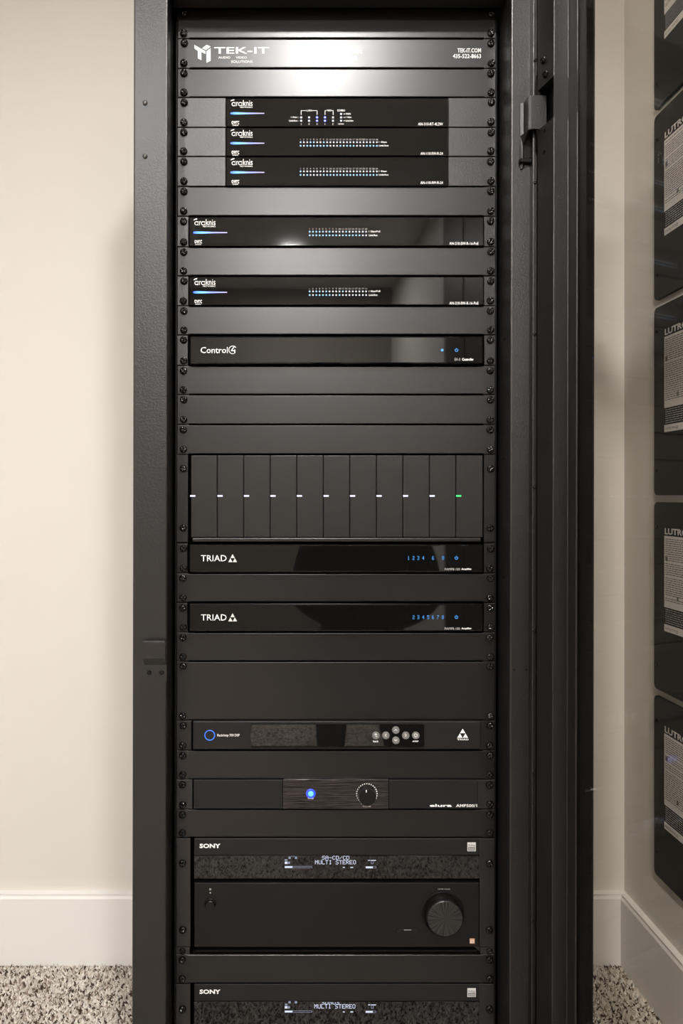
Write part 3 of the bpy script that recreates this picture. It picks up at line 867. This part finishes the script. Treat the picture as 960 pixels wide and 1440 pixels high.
# eleven-slot chassis ------------------------------------------------------------
t = unit('module_chassis', 'black chassis of eleven upright modules, each with a small lamp', 'chassis', 639, 763)
chassis(t, 639, 763, 0.28); ears(t, 639.3, 762.7, 265.5, 681.5, M['powder'])
screws(t, (659, 742.5))
edges = [268, 305.4, 342.6, 379.8, 417, 454.5, 491.7, 529, 566.2, 603.6, 640.8, 679]
for i in range(11):
    a, c = edges[i], edges[i + 1]
    Ym = YP - 0.003
    mo = obj('module', box_bm(wx(a + .55, Ym), wx(c - .55, Ym), Ym, YP + .0033, wz(755.5, Ym), wz(640.5, Ym), .0006, 2), M['module'], t)
    l0 = a + (1.0 if i == 0 else .2)
    if i == 0: l0 = 267.2
    lm = obj('status_lamp', rect_px(l0, 696.2, l0 + 7.4, 698.6, Ym - .0008, .0008, .0003), M['led_green'] if i == 10 else M['led_violet'], mo)
    if i == 10: lm['label'] = 'green status lamp'
obj('bottom_ledge', box_bm(wx(270, YP - .008), wx(676, YP - .008), YP - .008, YP + .0033, wz(761.8, YP - .008), wz(756.6, YP - .008), .0012, 2), M['powder'], t)

# two amplifiers with blue numerals ------------------------------------------------
def triad_mark(bm, cx, y0, y1, w, Y):
    h = y1 - y0
    def T(a, b_, c): poly_px(bm, [a, b_, c], Y)
    g = .35
    top = (cx, y0); l = (cx - w / 2, y1); r = (cx + w / 2, y1)
    ml = (cx - w / 4, y0 + h / 2); mr = (cx + w / 4, y0 + h / 2); mb = (cx, y1)
    def shrink(tri, k=.9):
        X = sum(p[0] for p in tri) / 3; Yc = sum(p[1] for p in tri) / 3
        return [(X + (p[0] - X) * k, Yc + (p[1] - Yc) * k) for p in tri]
    for tri in ((top, ml, mr), (ml, l, mb), (mr, mb, r)):
        poly_px(bm, shrink(tri, .96), Y)
for yt, yb, nums, lab in ((764, 806, {1: 574.3, 2: 581.2, 3: 588, 4: 595, 6: 608.7, 8: 622.8}, 'glossy black amplifier with six blue numerals, below the module chassis'),
                          (847.5, 889, {2: 581.3, 3: 588, 4: 595, 5: 601.8, 6: 608.6, 7: 615.5, 8: 622.5}, 'glossy black amplifier with seven blue numerals, lower of the glossy pair')):
    t = unit('amplifier', lab, 'amplifier', yt, yb, 'glossy amplifiers with blue numerals')
    chassis(t, yt, yb); ears(t, yt + .3, yb - .3, 265, 681.5, M['powder'])
    bezel(t, 267, yt + 1, 680.3, yb - .6, YA, M['acrylic'], bev=.0020, inset=.6); screws(t, one_u(yt, yb))
    c = (yt + yb) / 2
    text('TRIAD', 282.5, c - 4.3, 318.5, c + 4.2, YA, M['white'], t)
    bm = bmesh.new(); triad_mark(bm, 327, c - 6, c + 5.6, 12.6, YA - .0003); obj('logo_mark', bm, M['silver'], t)
    bm = bmesh.new()
    for d, px in nums.items(): dots(bm, str(d), px - 1.4, c - 2.9, px + 1.4, c + 2.3, YA - .0003)
    obj('channel_numerals', bm, M['led_cyan'], t)
    power_symbol(t, 641.5, c - .4, YA, M['led_cyan'])
    text('PAMP8-100', 625, yt + 34.8, 646.5, yt + 38.2, YA, M['grey'], t); text('Amplifier', 648.5, yt + 34.8, 663, yt + 38.2, YA, M['white'], t, .02)

# amplifier with a round-button pad ------------------------------------------------
yt, yb = 1013, 1055
t = unit('amplifier', 'flat black amplifier with blue ring lamp and six round grey buttons', 'amplifier', yt, yb)
chassis(t, yt, yb); ears(t, yt + .3, yb - .3, 271, 677, M['powder'])
Yd = YP - 0.006
bezel(t, 272.8, yt + 1, 677.5, yb - .8, Yd, M['matte'], bev=.001, inset=.4); screws(t, one_u(yt, yb))
def pill(x0, y0, x1, y1, Y, rl, n=8):
    """window with bowed left end"""
    pts = [(wx(x1, Y), wz(y1, Y)), (wx(x1, Y), wz(y0, Y))]
    pts = []
    pts.append((wx(x1, Y), wz(y1, Y))); pts.append((wx(x1, Y), wz(y0, Y)))
    for i in range(n + 1):
        f = i / n
        pts.append((wx(x0 + rl * (1 - math.sin(math.pi * f)), Y), wz(y0 + (y1 - y0) * f, Y)))
    return pts
Yw = Yd - .0015
win = obj('display_window', prism_xz(pill(351.5, 1018.5, 596.5, 1049.5, Yw, 2.8), Yw, Yd + .0003, .0004), M['window'], t)
fr = bmesh.new()
for (x0, y0, x1, y1) in ((353, 1017.6, 596.5, 1018.3), (353, 1049.7, 595, 1050.6)):
    add_box(fr, wx(x0, Yd), wx(x1, Yd), Yd - .0022, Yd + .0002, wz(y1, Yd), wz(y0, Yd))
obj('window_trim', fr, M['satin'], t)
rg = bmesh.new()
rr = lathe_y([(.0066, 0), (.0068, -.0008), (.0078, -.0008), (.0080, 0)], 28)
obj('ring_lamp', rr, M['led_ring'], t, True, P(294.8, 1034, Yd))
text('RackAmp 700 DSP', 305.5, 1032, 336.8, 1036.6, Yd, M['white'], t, .012)
for px, py, sym in ((528.2, 1034, 'back'), (542.2, 1034, 'left'), (556.3, 1026.5, 'up'), (556.3, 1041, 'down'), (570.3, 1034, 'right'), (584.3, 1034, 'enter')):
    bt = obj('button', lathe_y([(.0056, .0004), (.0056, -.0010), (.0050, -.0016), (0, -.0017)], 20), M['button'], t, False, P(px, py, Yw))
    bm = bmesh.new(); Ys = Yw - .0020
    def stroke(pts, w=.75):
        for (xa, ya), (xb, yb_) in zip(pts[:-1], pts[1:]):
            dx, dy = xb - xa, yb_ - ya; L = math.hypot(dx, dy); nx, ny = -dy / L * w / 2, dx / L * w / 2
            poly_px(bm, [(px + xa + nx, py + ya + ny), (px + xb + nx, py + yb_ + ny), (px + xb - nx, py + yb_ - ny), (px + xa - nx, py + ya - ny)], Ys)
    if sym == 'left': stroke([(1.1, -2), (-1, 0), (1.1, 2)])
    elif sym == 'right': stroke([(-1.1, -2), (1, 0), (-1.1, 2)])
    elif sym == 'up': stroke([(-2, 1.1), (0, -1), (2, 1.1)])
    elif sym == 'down': stroke([(-2, -1.1), (0, 1), (2, -1.1)])
    elif sym == 'back': stroke([(-1.9, -.6), (0, -2.4), (1.9, -.6)]); stroke([(0, -2.4), (0, 1.4), (2, 2.2)])
    else: ring_px(bm, px, py, .0018, .0026, Ys)
    obj('symbol', bm, M['white'], bt)
text('back', 524.5, 1041, 532, 1043.6, Yw, M['white'], t, .02); text('enter', 580, 1041, 588.5, 1043.4, Yw, M['white'], t, .02)
bm = bmesh.new(); triad_mark(bm, 650.3, 1024.5, 1037.6, 15.5, Yd - .0003); obj('logo_mark', bm, M['white'], t)
text('TRIAD', 642.6, 1038.6, 658.6, 1041, Yd, M['white'], t, .02)

# amplifier with brushed centre ----------------------------------------------------
yt, yb = 1096, 1138
t = unit('amplifier', 'black amplifier with brushed metal centre, glowing blue lamp and volume knob', 'amplifier', yt, yb)
chassis(t, yt, yb); ears(t, yt + .3, yb - .3, 272.5, 673, M['ear'])
bezel(t, 274, 1096.6, 399, 1137.4, YP - .003, M['matte'], 'front_bezel', .0005, .2)
bezel(t, 399.6, 1095.9, 548, 1137.8, YP - .005, M['brushed'], 'brushed_plate', .0005, .2)
bezel(t, 548.6, 1096.6, 673, 1137.4, YP - .003, M['matte'], 'front_bezel', .0005, .2)
screws(t, one_u(yt, yb))
Ye = YP - .005
obj('power_lamp', lathe_y([(.0042, 0), (.0038, -.0014), (.002, -.0024), (0, -.0027)], 18), M['led_core'], t, True, P(436.8, 1116, Ye))
obj('lamp_halo', lathe_y([(.0072, 0), (.0064, -.0008), (.0044, -.0012), (.0044, 0)], 18), M['led_deep'], t, True, P(436.8, 1116, Ye))  # glowing ring added to imitate the halo round the lamp
text('POWER', 432.8, 1121.5, 441, 1123.6, Ye, M['led_white'], t, .01)
kn = obj('volume_knob', lathe_y([(.0132, 0), (.0128, -.009), (.0122, -.0098), (0, -.0098)], 36), M['satin'], t, False, P(515.5, 1118, Ye))
obj('pointer', box_bm(wx(513.2, Ye) , wx(514.2, Ye), Ye - .0102, Ye - .0096, wz(1110.5, Ye), wz(1107.2, Ye)), M['white'], kn)
bm = bmesh.new()
for i in range(23):
    a = R(228 - 276 * i / 22); 
    led_disc(bm, 515.6 + 14.4 * math.cos(a), 1116.6 - 14.4 * math.sin(a), .00075 + .0003 * (i / 22), Ye - .0003, 8)
a = obj('scale_dots', bm, M['white'], t); a['kind'] = 'stuff'
text('MIN', 507.2, 1129.2, 512, 1131.2, Ye, M['white'], t, .01); text('MAX', 519.5, 1129.2, 524.8, 1131.2, Ye, M['white'], t, .01)
text('VOLUME', 509.6, 1132.6, 521.4, 1135, Ye, M['white'], t, .01)
text('elura', 603.8, 1130.6, 635, 1134.6, YP - .003, M['white'], t, .03); text('AMP500/1', 641, 1130.8, 670.5, 1134.9, YP - .003, M['white'], t, .015)

# audio receivers ----------------------------------------------------------------
def receiver(dy, label, upper):
    t = unit('audio_receiver', label, 'receiver', 1178 + dy, 1341 + dy, 'audio receivers')
    Yr = YP + 0.0005
    # trim ears left and right
    yt, yb = 1179 + dy, 1331.6 + dy
    for a, c in ((249.8, 270), (676.5, 697.2)):
        z1, z0 = wz(yt, YP), wz(yb, YP); dx = lean((z0 + z1) / 2)
        obj('rack_ear', box_bm(wx(a, YP) + dx, wx(c, YP) + dx, YP, YP + .003, z0, z1, .0007, 2), M['ear'], t)
    screws(t, (1213.5 + dy, 1307.5 + dy))
    obj('chassis', box_bm(wx(275, YP), wx(672, YP), YP + .012, YP + .30, wz(1331 + dy, YP), wz(1181 + dy, YP)), M['inner'], t)
    def band_(x0, y0, x1, y1, Y, mat, nm, bev=.0008): return obj(nm, rect_px(x0, y0, x1, y1, Y, YP + .0118 - Y, bev, 2), mat, t)
    band_(272.6, 1179 + dy, 675, 1203 + dy, Yr, M['matte'], 'top_band', .0010)
    band_(272.6, 1203.4 + dy, 675, 1235.6 + dy, Yr + .0015, M['window'], 'display_window', .0004)
    band_(272.6, 1241.5 + dy, 673.8, 1332 + dy, Yr, M['satin'], 'lower_panel', .0012)
    text('SONY', 280.5, 1186.3 + dy, 310, 1192.6 + dy, Yr, M['white'], t, .035)
    hr = obj('hi_res_badge', rect_px(657, 1184.8 + dy, 668.8, 1197 + dy, Yr - .0004, .0004), M['silver'], t)
    text('Hi-Res', 658, 1187 + dy, 667.8, 1190.2 + dy, Yr - .0005, M['ink'], hr, .02)
    bm = bmesh.new(); quad(bm, 658, 1191.2 + dy, 667.8, 1196 + dy, Yr - .0007); obj('badge_block', bm, M['ink'], hr)
    text('AUDIO', 658.8, 1192.4 + dy, 667, 1195 + dy, Yr - .0009, M['silver'], hr, .02)
    Yw = Yr + .0015 - .0002
    lines = (('SA-CD/CD', 452.6, 1203.6, 491, 1208.9, 0), ('MULTI STEREO', 442.8, 1209.7, 500.3, 1215.4, 0)) if upper else \
            (('SONOS', 452, 1202, 477, 1207.6, 3), ('MULTI STEREO', 441.8, 1207.3, 499.5, 1213.3, 0))
    for tx, x0, y0, x1, y1, cut in lines:
        bm = bmesh.new(); dots(bm, tx, x0, y0 + dy, x1, y1 + dy, Yw, cut)
        obj('display_line', bm, M['display'], t)
    bm = bmesh.new()
    s = 0 if upper else -1.8
    quad(bm, 400.3, 1211.7 + dy + s, 404, 1215 + dy + s, Yw)
    quad(bm, 400.3, 1218 + dy + s, 411, 1220.6 + dy + s, Yw)
    quad(bm, 514, 1218.4 + dy + s, 524, 1221 + dy + s, Yw)
    quad(bm, 517.4, 1209.4 + dy + s, 520.5, 1210.4 + dy + s, Yw); quad(bm, 521.5, 1209.4 + dy + s, 528.5, 1210.4 + dy + s, Yw)
    quad(bm, 482, 1219.2 + dy + s, 484.5, 1220.4 + dy + s, Yw); quad(bm, 492.5, 1219.2 + dy + s, 496.5, 1220.4 + dy + s, Yw)
    a = obj('display_bars', bm, M['display'], t); a['kind'] = 'stuff'
    bm = bmesh.new()
    for q in ((405.5, 1204.6, 408.6, 1207.8), (414.4, 1204.6, 417.6, 1207.8), (409, 1203.8, 414, 1204.4), (400.3, 1208.2, 404, 1210.6), (404.6, 1211.7, 407.6, 1215),
              (411, 1218, 438.6, 1218.5), (411, 1220.1, 438.6, 1220.6), (438.1, 1218, 438.6, 1220.6), (524, 1218.4, 528.6, 1218.8), (524, 1220.6, 528.6, 1221), (528.2, 1218.4, 528.6, 1221),
              (521.5, 1211.2, 522.2, 1215), (524.2, 1211.2, 524.9, 1215), (521.5, 1214.5, 524.9, 1215)):
        quad(bm, q[0], q[1] + dy + s, q[2], q[3] + dy + s, Yw)
    a = obj('display_symbols', bm, M['display_dim'], t); a['kind'] = 'stuff'
    # power button
    kb = obj('power_button', lathe_y([(.0088, 0), (.0086, -.0018), (.0078, -.0022), (.0076, -.0008), (.0070, -.0010), (.0068, -.0060), (.0062, -.0066), (0, -.0064)], 30), M['satin'], t, False, P(295.6, 1270.6 + dy, Yr))
    bm = bmesh.new(); ring_px(bm, 295.6, 1250.6 + dy, .0008, .0015, Yr - .0003, 0, 360, 12); led_disc(bm, 295.6, 1255.6 + dy, .0011, Yr - .0003); obj('standby_marks', bm, M['grey'], t)
    # big volume knob in a shallow dished ring
    obj('knob_ring', lathe_y([(.0325, .0002), (.0322, -.0006), (.0300, -.0002), (.0285, .0001)], 48), M['inner'], t, True, P(622.5, 1284 + dy, Yr))
    kn = obj('volume_knob', lathe_y([(.0285, .0), (.0278, -.0120), (.0268, -.0145), (.0258, -.0152)], 48), M['satin'], t, True, P(622.5, 1284 + dy, Yr))
    obj('knob_face', lathe_y([(.0259, -.0151), (.0254, -.0154), (0, -.0150)], 48), M['knob_face'], kn, False, P(622.5, 1284 + dy, Yr))
    text('MASTER VOLUME', 615.5, 1249.4 + dy, 632.5, 1251 + dy, Yr, M['grey'], t)
    # port cover: pill-shaped flap
    bm = bmesh.new()
    x0, x1, cy, rr = 562.5, 583.5, 1313 + dy, 7.2
    outl = [(x0 + rr * math.cos(R(a)), cy - rr * math.sin(R(a))) for a in range(90, 271, 20)] + [(x1 + rr * math.cos(R(a)), cy - rr * math.sin(R(a))) for a in range(-90, 91, 20)]
    bm.free()
    obj('port_cover', prism_xz([(wx(a, Yr), wz(c, Yr)) for a, c in outl], Yr - .0012, Yr + .0005, .0007, 2), M['satin'], t)
    bm = bmesh.new(); quad(bm, 568, 1307.4 + dy, 578, 1308.2 + dy, Yr - .0014); obj('port_mark', bm, M['grey'], t)
    bd = obj('copper_badge', rect_px(660.3, 1320 + dy, 667.2, 1327 + dy, Yr - .0004, .0004), M['gold'], t)
    text('ES', 661.3, 1321.6 + dy, 666.2, 1325.6 + dy, Yr - .0005, M['sticker'], bd, .01)
    return t
receiver(0, 'upper black audio receiver with large volume knob, lit display reading two lines', True)
receiver(205, 'lower black audio receiver, cut off by the bottom of the picture', False)
# shelf carrying the upper receiver
t = unit('rack_shelf', 'narrow black shelf lip and ears carrying the upper receiver', 'shelf', 1330, 1342)
for a, c in ((249.8, 269), (677.5, 697.2)):
    z1, z0 = wz(1332.4, YP), wz(1341.7, YP); dx = lean(z0)
    obj('rack_ear', box_bm(wx(a, YP) + dx, wx(c, YP) + dx, YP, YP + .003, z0, z1, .0006, 2), M['ear'], t)
obj('tray', box_bm(wx(275, YP), wx(672, YP), YP + .004, YP + .32, wz(1341, YP), wz(1338.5, YP)), M['inner'], t)
bm = prism_xz([(wx(666, YP), wz(1332.4, YP)), (wx(675.5, YP), wz(1332.4, YP)), (wx(675.5, YP), wz(1341, YP))], YP + .004, YP + .0055)
obj('gusset', bm, M['ear'], t)
for px in (258.9, 690.2):
    z = wz(1337, YP); add_screw(t, (wx(px, YP) + lean(z), YP - .0001, z), .82)

# ================================================================== WALL ENCLOSURES (right wall)
XE = XR - 0.007
def X_plane_Y(px, X): return X / ((px - VX) / FPX)
YE1 = X_plane_Y(919, XE)           # far edge of every cover
YE0 = YE1 - 0.365
ENC = [(-104, 158.0), (166, 424.0), (434.5, 696.5), (706, 967), (976, 1227.5)]
LABS = ['black wall enclosure cut by the top of the picture, highest of five', 'black wall enclosure with white label, second from the top of the column',
        'black wall enclosure with white label, middle one of five', 'black wall enclosure with white label, second from the bottom of the column', 'black wall enclosure closest to the baseboard, lowest of five']
rng = random.Random(5)
def yz_round(y0, y1, z0, z1, r, x0, x1, n=4):
    pts = []
    for cy, cz, a0 in ((y1 - r, z1 - r, 0), (y0 + r, z1 - r, 90), (y0 + r, z0 + r, 180), (y1 - r, z0 + r, 270)):
        for i in range(n + 1):
            a = R(a0 + 90 * i / n); pts.append((cy + r * math.cos(a), cz + r * math.sin(a)))
    bm = bmesh.new()
    a = [bm.verts.new((x0, p[0], p[1])) for p in pts]; c = [bm.verts.new((x1, p[0], p[1])) for p in pts]
    f = bm.faces.new(a); bm.faces.new(c[::-1]); k = len(pts)
    for i in range(k): bm.faces.new((a[i], c[i], c[(i + 1) % k], a[(i + 1) % k]))
    bmesh.ops.recalc_face_normals(bm, faces=bm.faces[:])
    bmesh.ops.bevel(bm, geom=list(f.edges), offset=.0012, segments=2, affect='EDGES')
    return bm
def wall_text(s, y_left, y_right, z0, z1, X, mat, parent, bold=0.0):
    me = text_mesh(s, bold)
    n = len(me.vertices); co = np.empty(n * 3, dtype=np.float32); me.vertices.foreach_get('co', co); co = co.reshape(-1, 3)
    lo = co.min(0); d = np.maximum(co.max(0) - lo, 1e-6)
    u = (co[:, 0] - lo[0]) / d[0]; v = (co[:, 1] - lo[1]) / d[1]
    out = np.stack([np.full(n, X), y_left + u * (y_right - y_left), z0 + v * (z1 - z0)], 1).astype(np.float32)
    me.vertices.foreach_set('co', out.ravel()); me.update(); me.materials.append(mat)
    return link('lettering', me, parent)
def wall_quad(bm, X, ya, yb, z0, z1):
    bm.faces.new([bm.verts.new(p) for p in ((X, ya, z0), (X, yb, z0), (X, yb, z1), (X, ya, z1))])
for (yt, yb), lab in zip(ENC, LABS):
    z1, z0 = wz(yt, YE1), wz(yb, YE1)
    if yt < 0: z1 = z0 + 0.382
    t = thing('wall_enclosure', lab, 'electrical panel', (XR, (YE0 + YE1) / 2, z0), 'enclosures on the right wall')
    obj('cover', yz_round(YE0, YE1, z0, z1, .010, XE, XR - .0006), M['enclosure'], t)
    ys = YE1 - 0.040; ye = YE0 + 0.040
    s1 = z1 - 0.067; s0 = s1 - 0.142
    st = bmesh.new(); add_box(st, XE - .0004, XE + .0001, ye, ys, s0, s1)
    stk = obj('label_sticker', st, M['sticker'], t)
    b0 = s0 - 0.034
    st = bmesh.new(); add_box(st, XE - .0004, XE + .0001, ye, ys, b0 - .014, b0)
    stw = obj('label_strip', st, M['sticker'], t)
    wall_text('LUTRON', ys - .002, ys - .100, s1 + .003, s1 + .0155, XE - .0005, M['sticker'], t, .03)
    wall_text('saving energy', ys - .004, ys - .050, b0 - .011, b0 - .004, XE - .0006, M['ink'], stw, .0)
    # fine print: rows of word-long dashes, dark on the white label, light on the black field
    bm = bmesh.new(); z = s1 - .006; row = 0
    while z > s0 + .012:
        y = ys - .004; stop = ye + .004 + (rng.uniform(0, .08) if rng.random() < .3 else 0)
        if row in (9,):
            wall_quad(bm, XE - .0006, ys - .004, ys - .013, z - .006, z + .003)
            y = ys - .018
        while y > stop:
            w = rng.uniform(.004, .013)
            wall_quad(bm, XE - .0006, y, y - w, z - .0009, z + .0009); y -= w + .0018
        z -= .0042 if rng.random() < .85 else .007; row += 1
    wall_quad(bm, XE - .0006, ys - .045, ys - .051, s0 + .018, s0 + .026)
    a = obj('fine_print', bm, M['ink'], stk); a['kind'] = 'stuff'
    bm = bmesh.new(); z = s0 - .004
    while z > b0 + .003:
        y = ys - .004
        while y > ye + .01:
            w = rng.uniform(.004, .013); wall_quad(bm, XE - .0003, y, y - w, z - .0007, z + .0007); y -= w + .0018
        z -= .0043
    a = obj('fine_print', bm, M['grey'], t); a['kind'] = 'stuff'
    for zz in (z1 - .050, z0 + .050):
        s = add_screw(t, (XE, YE1 - .012, zz), .6); s.rotation_euler = (0, 0, R(-90))

# ================================================================== PHOTOGRAPHER (only mirrored in the glossy fronts)
def photographer(x, y):
    J = {'pelvis': (0, -.10, .44, .150), 'waist': (0, -.06, .60, .135), 'chest': (0, -.01, .82, .160), 'collar': (0, .02, .97, .105), 'neck': (0, .04, 1.04, .056),
         'head': (0, .075, 1.13, .088), 'crown': (0, .07, 1.21, .078),
         'sh_l': (-.17, .0, .93, .075), 'el_l': (-.25, .02, .66, .055), 'wr_l': (-.12, .12, .60, .046), 'hd_l': (-.04, .08, .61, .045),
         'sh_r': (.17, .0, .93, .075), 'el_r': (.25, .02, .66, .055), 'wr_r': (.12, .12, .60, .046), 'hd_r': (.04, .08, .61, .045),
         'hip_l': (-.10, -.08, .41, .105), 'kn_l': (-.15, .30, .46, .072), 'an_l': (-.15, .22, .11, .048), 'toe_l': (-.15, .36, .045, .040),
         'hip_r': (.10, -.08, .41, .105), 'kn_r': (.14, .16, .085, .075), 'an_r': (.14, -.24, .075, .050), 'toe_r': (.14, -.36, .060, .042)}
    E = [('pelvis', 'waist'), ('waist', 'chest'), ('chest', 'collar'), ('collar', 'neck'), ('neck', 'head'), ('head', 'crown'),
         ('chest', 'sh_l'), ('sh_l', 'el_l'), ('el_l', 'wr_l'), ('wr_l', 'hd_l'), ('chest', 'sh_r'), ('sh_r', 'el_r'), ('el_r', 'wr_r'), ('wr_r', 'hd_r'),
         ('pelvis', 'hip_l'), ('hip_l', 'kn_l'), ('kn_l', 'an_l'), ('an_l', 'toe_l'), ('pelvis', 'hip_r'), ('hip_r', 'kn_r'), ('kn_r', 'an_r'), ('an_r', 'toe_r')]
    names = list(J); ix = {k: i for i, k in enumerate(names)}
    me = bpy.data.meshes.new('body')
    me.from_pydata([J[k][:3] for k in names], [(ix[a], ix[c]) for a, c in E], [])
    o = bpy.data.objects.new('body', me); C.objects.link(o)
    o.modifiers.new('skin', 'SKIN')
    if not me.skin_vertices: 
        bpy.context.view_layer.objects.active = o
        bpy.ops.mesh.customdata_skin_add()
    for i, k in enumerate(names):
        sv = me.skin_vertices[0].data[i]; sv.radius = (J[k][3], J[k][3]); sv.use_root = (k == 'pelvis')
    o.modifiers.new('smooth', 'SUBSURF').levels = 2; o.modifiers['smooth'].render_levels = 2
    dg = bpy.context.evaluated_depsgraph_get(); dg.update()
    body = bpy.data.meshes.new_from_object(o.evaluated_get(dg))
    bpy.data.objects.remove(o, do_unlink=True)
    body.materials.clear(); body.materials.append(M['cloth']); body.materials.append(M['skin'])
    for p in body.polygons:
        p.use_smooth = True
        if p.center.z > 1.035: p.material_index = 1
    t = thing('person', 'person in dark clothes kneeling behind the camera, hands in front pocket', 'person', (x, y, 0))
    b_ = bpy.data.objects.new('body', body); C.objects.link(b_); b_.parent = t
    # hair cap, eyes, nose, mouth, ears
    def ball(name, c, r, sc, mat):
        bm = bmesh.new(); bmesh.ops.create_uvsphere(bm, u_segments=16, v_segments=10, radius=r)
        bmesh.ops.scale(bm, vec=sc, verts=bm.verts[:])
        o = obj(name, bm, mat, None, True); o.parent = t; o.location = c; return o
    ball('hair', (0, .045, 1.195), .098, (1, 1.05, .95), M['hair'])
    for sx in (-1, 1):
        ball('eye', (sx * .032, .150, 1.150), .011, (1, .6, .7), M['ink'])
        ball('ear', (sx * .084, .07, 1.135), .022, (.4, .8, 1.3), M['skin'])
    ball('nose', (0, .165, 1.125), .014, (.8, 1.1, 1.3), M['skin'])
    ball('mouth', (0, .152, 1.085), .018, (1.2, .4, .35), M['lips'])
M['skin'] = plain('skin', (0.50, 0.33, 0.25), 0.5, 0.3)
M['hair'] = plain('hair', (0.02, 0.014, 0.01), 0.6, 0.3)
M['lips'] = plain('lips', (0.40, 0.18, 0.15), 0.5, 0.3)
photographer(0.34, -0.58)
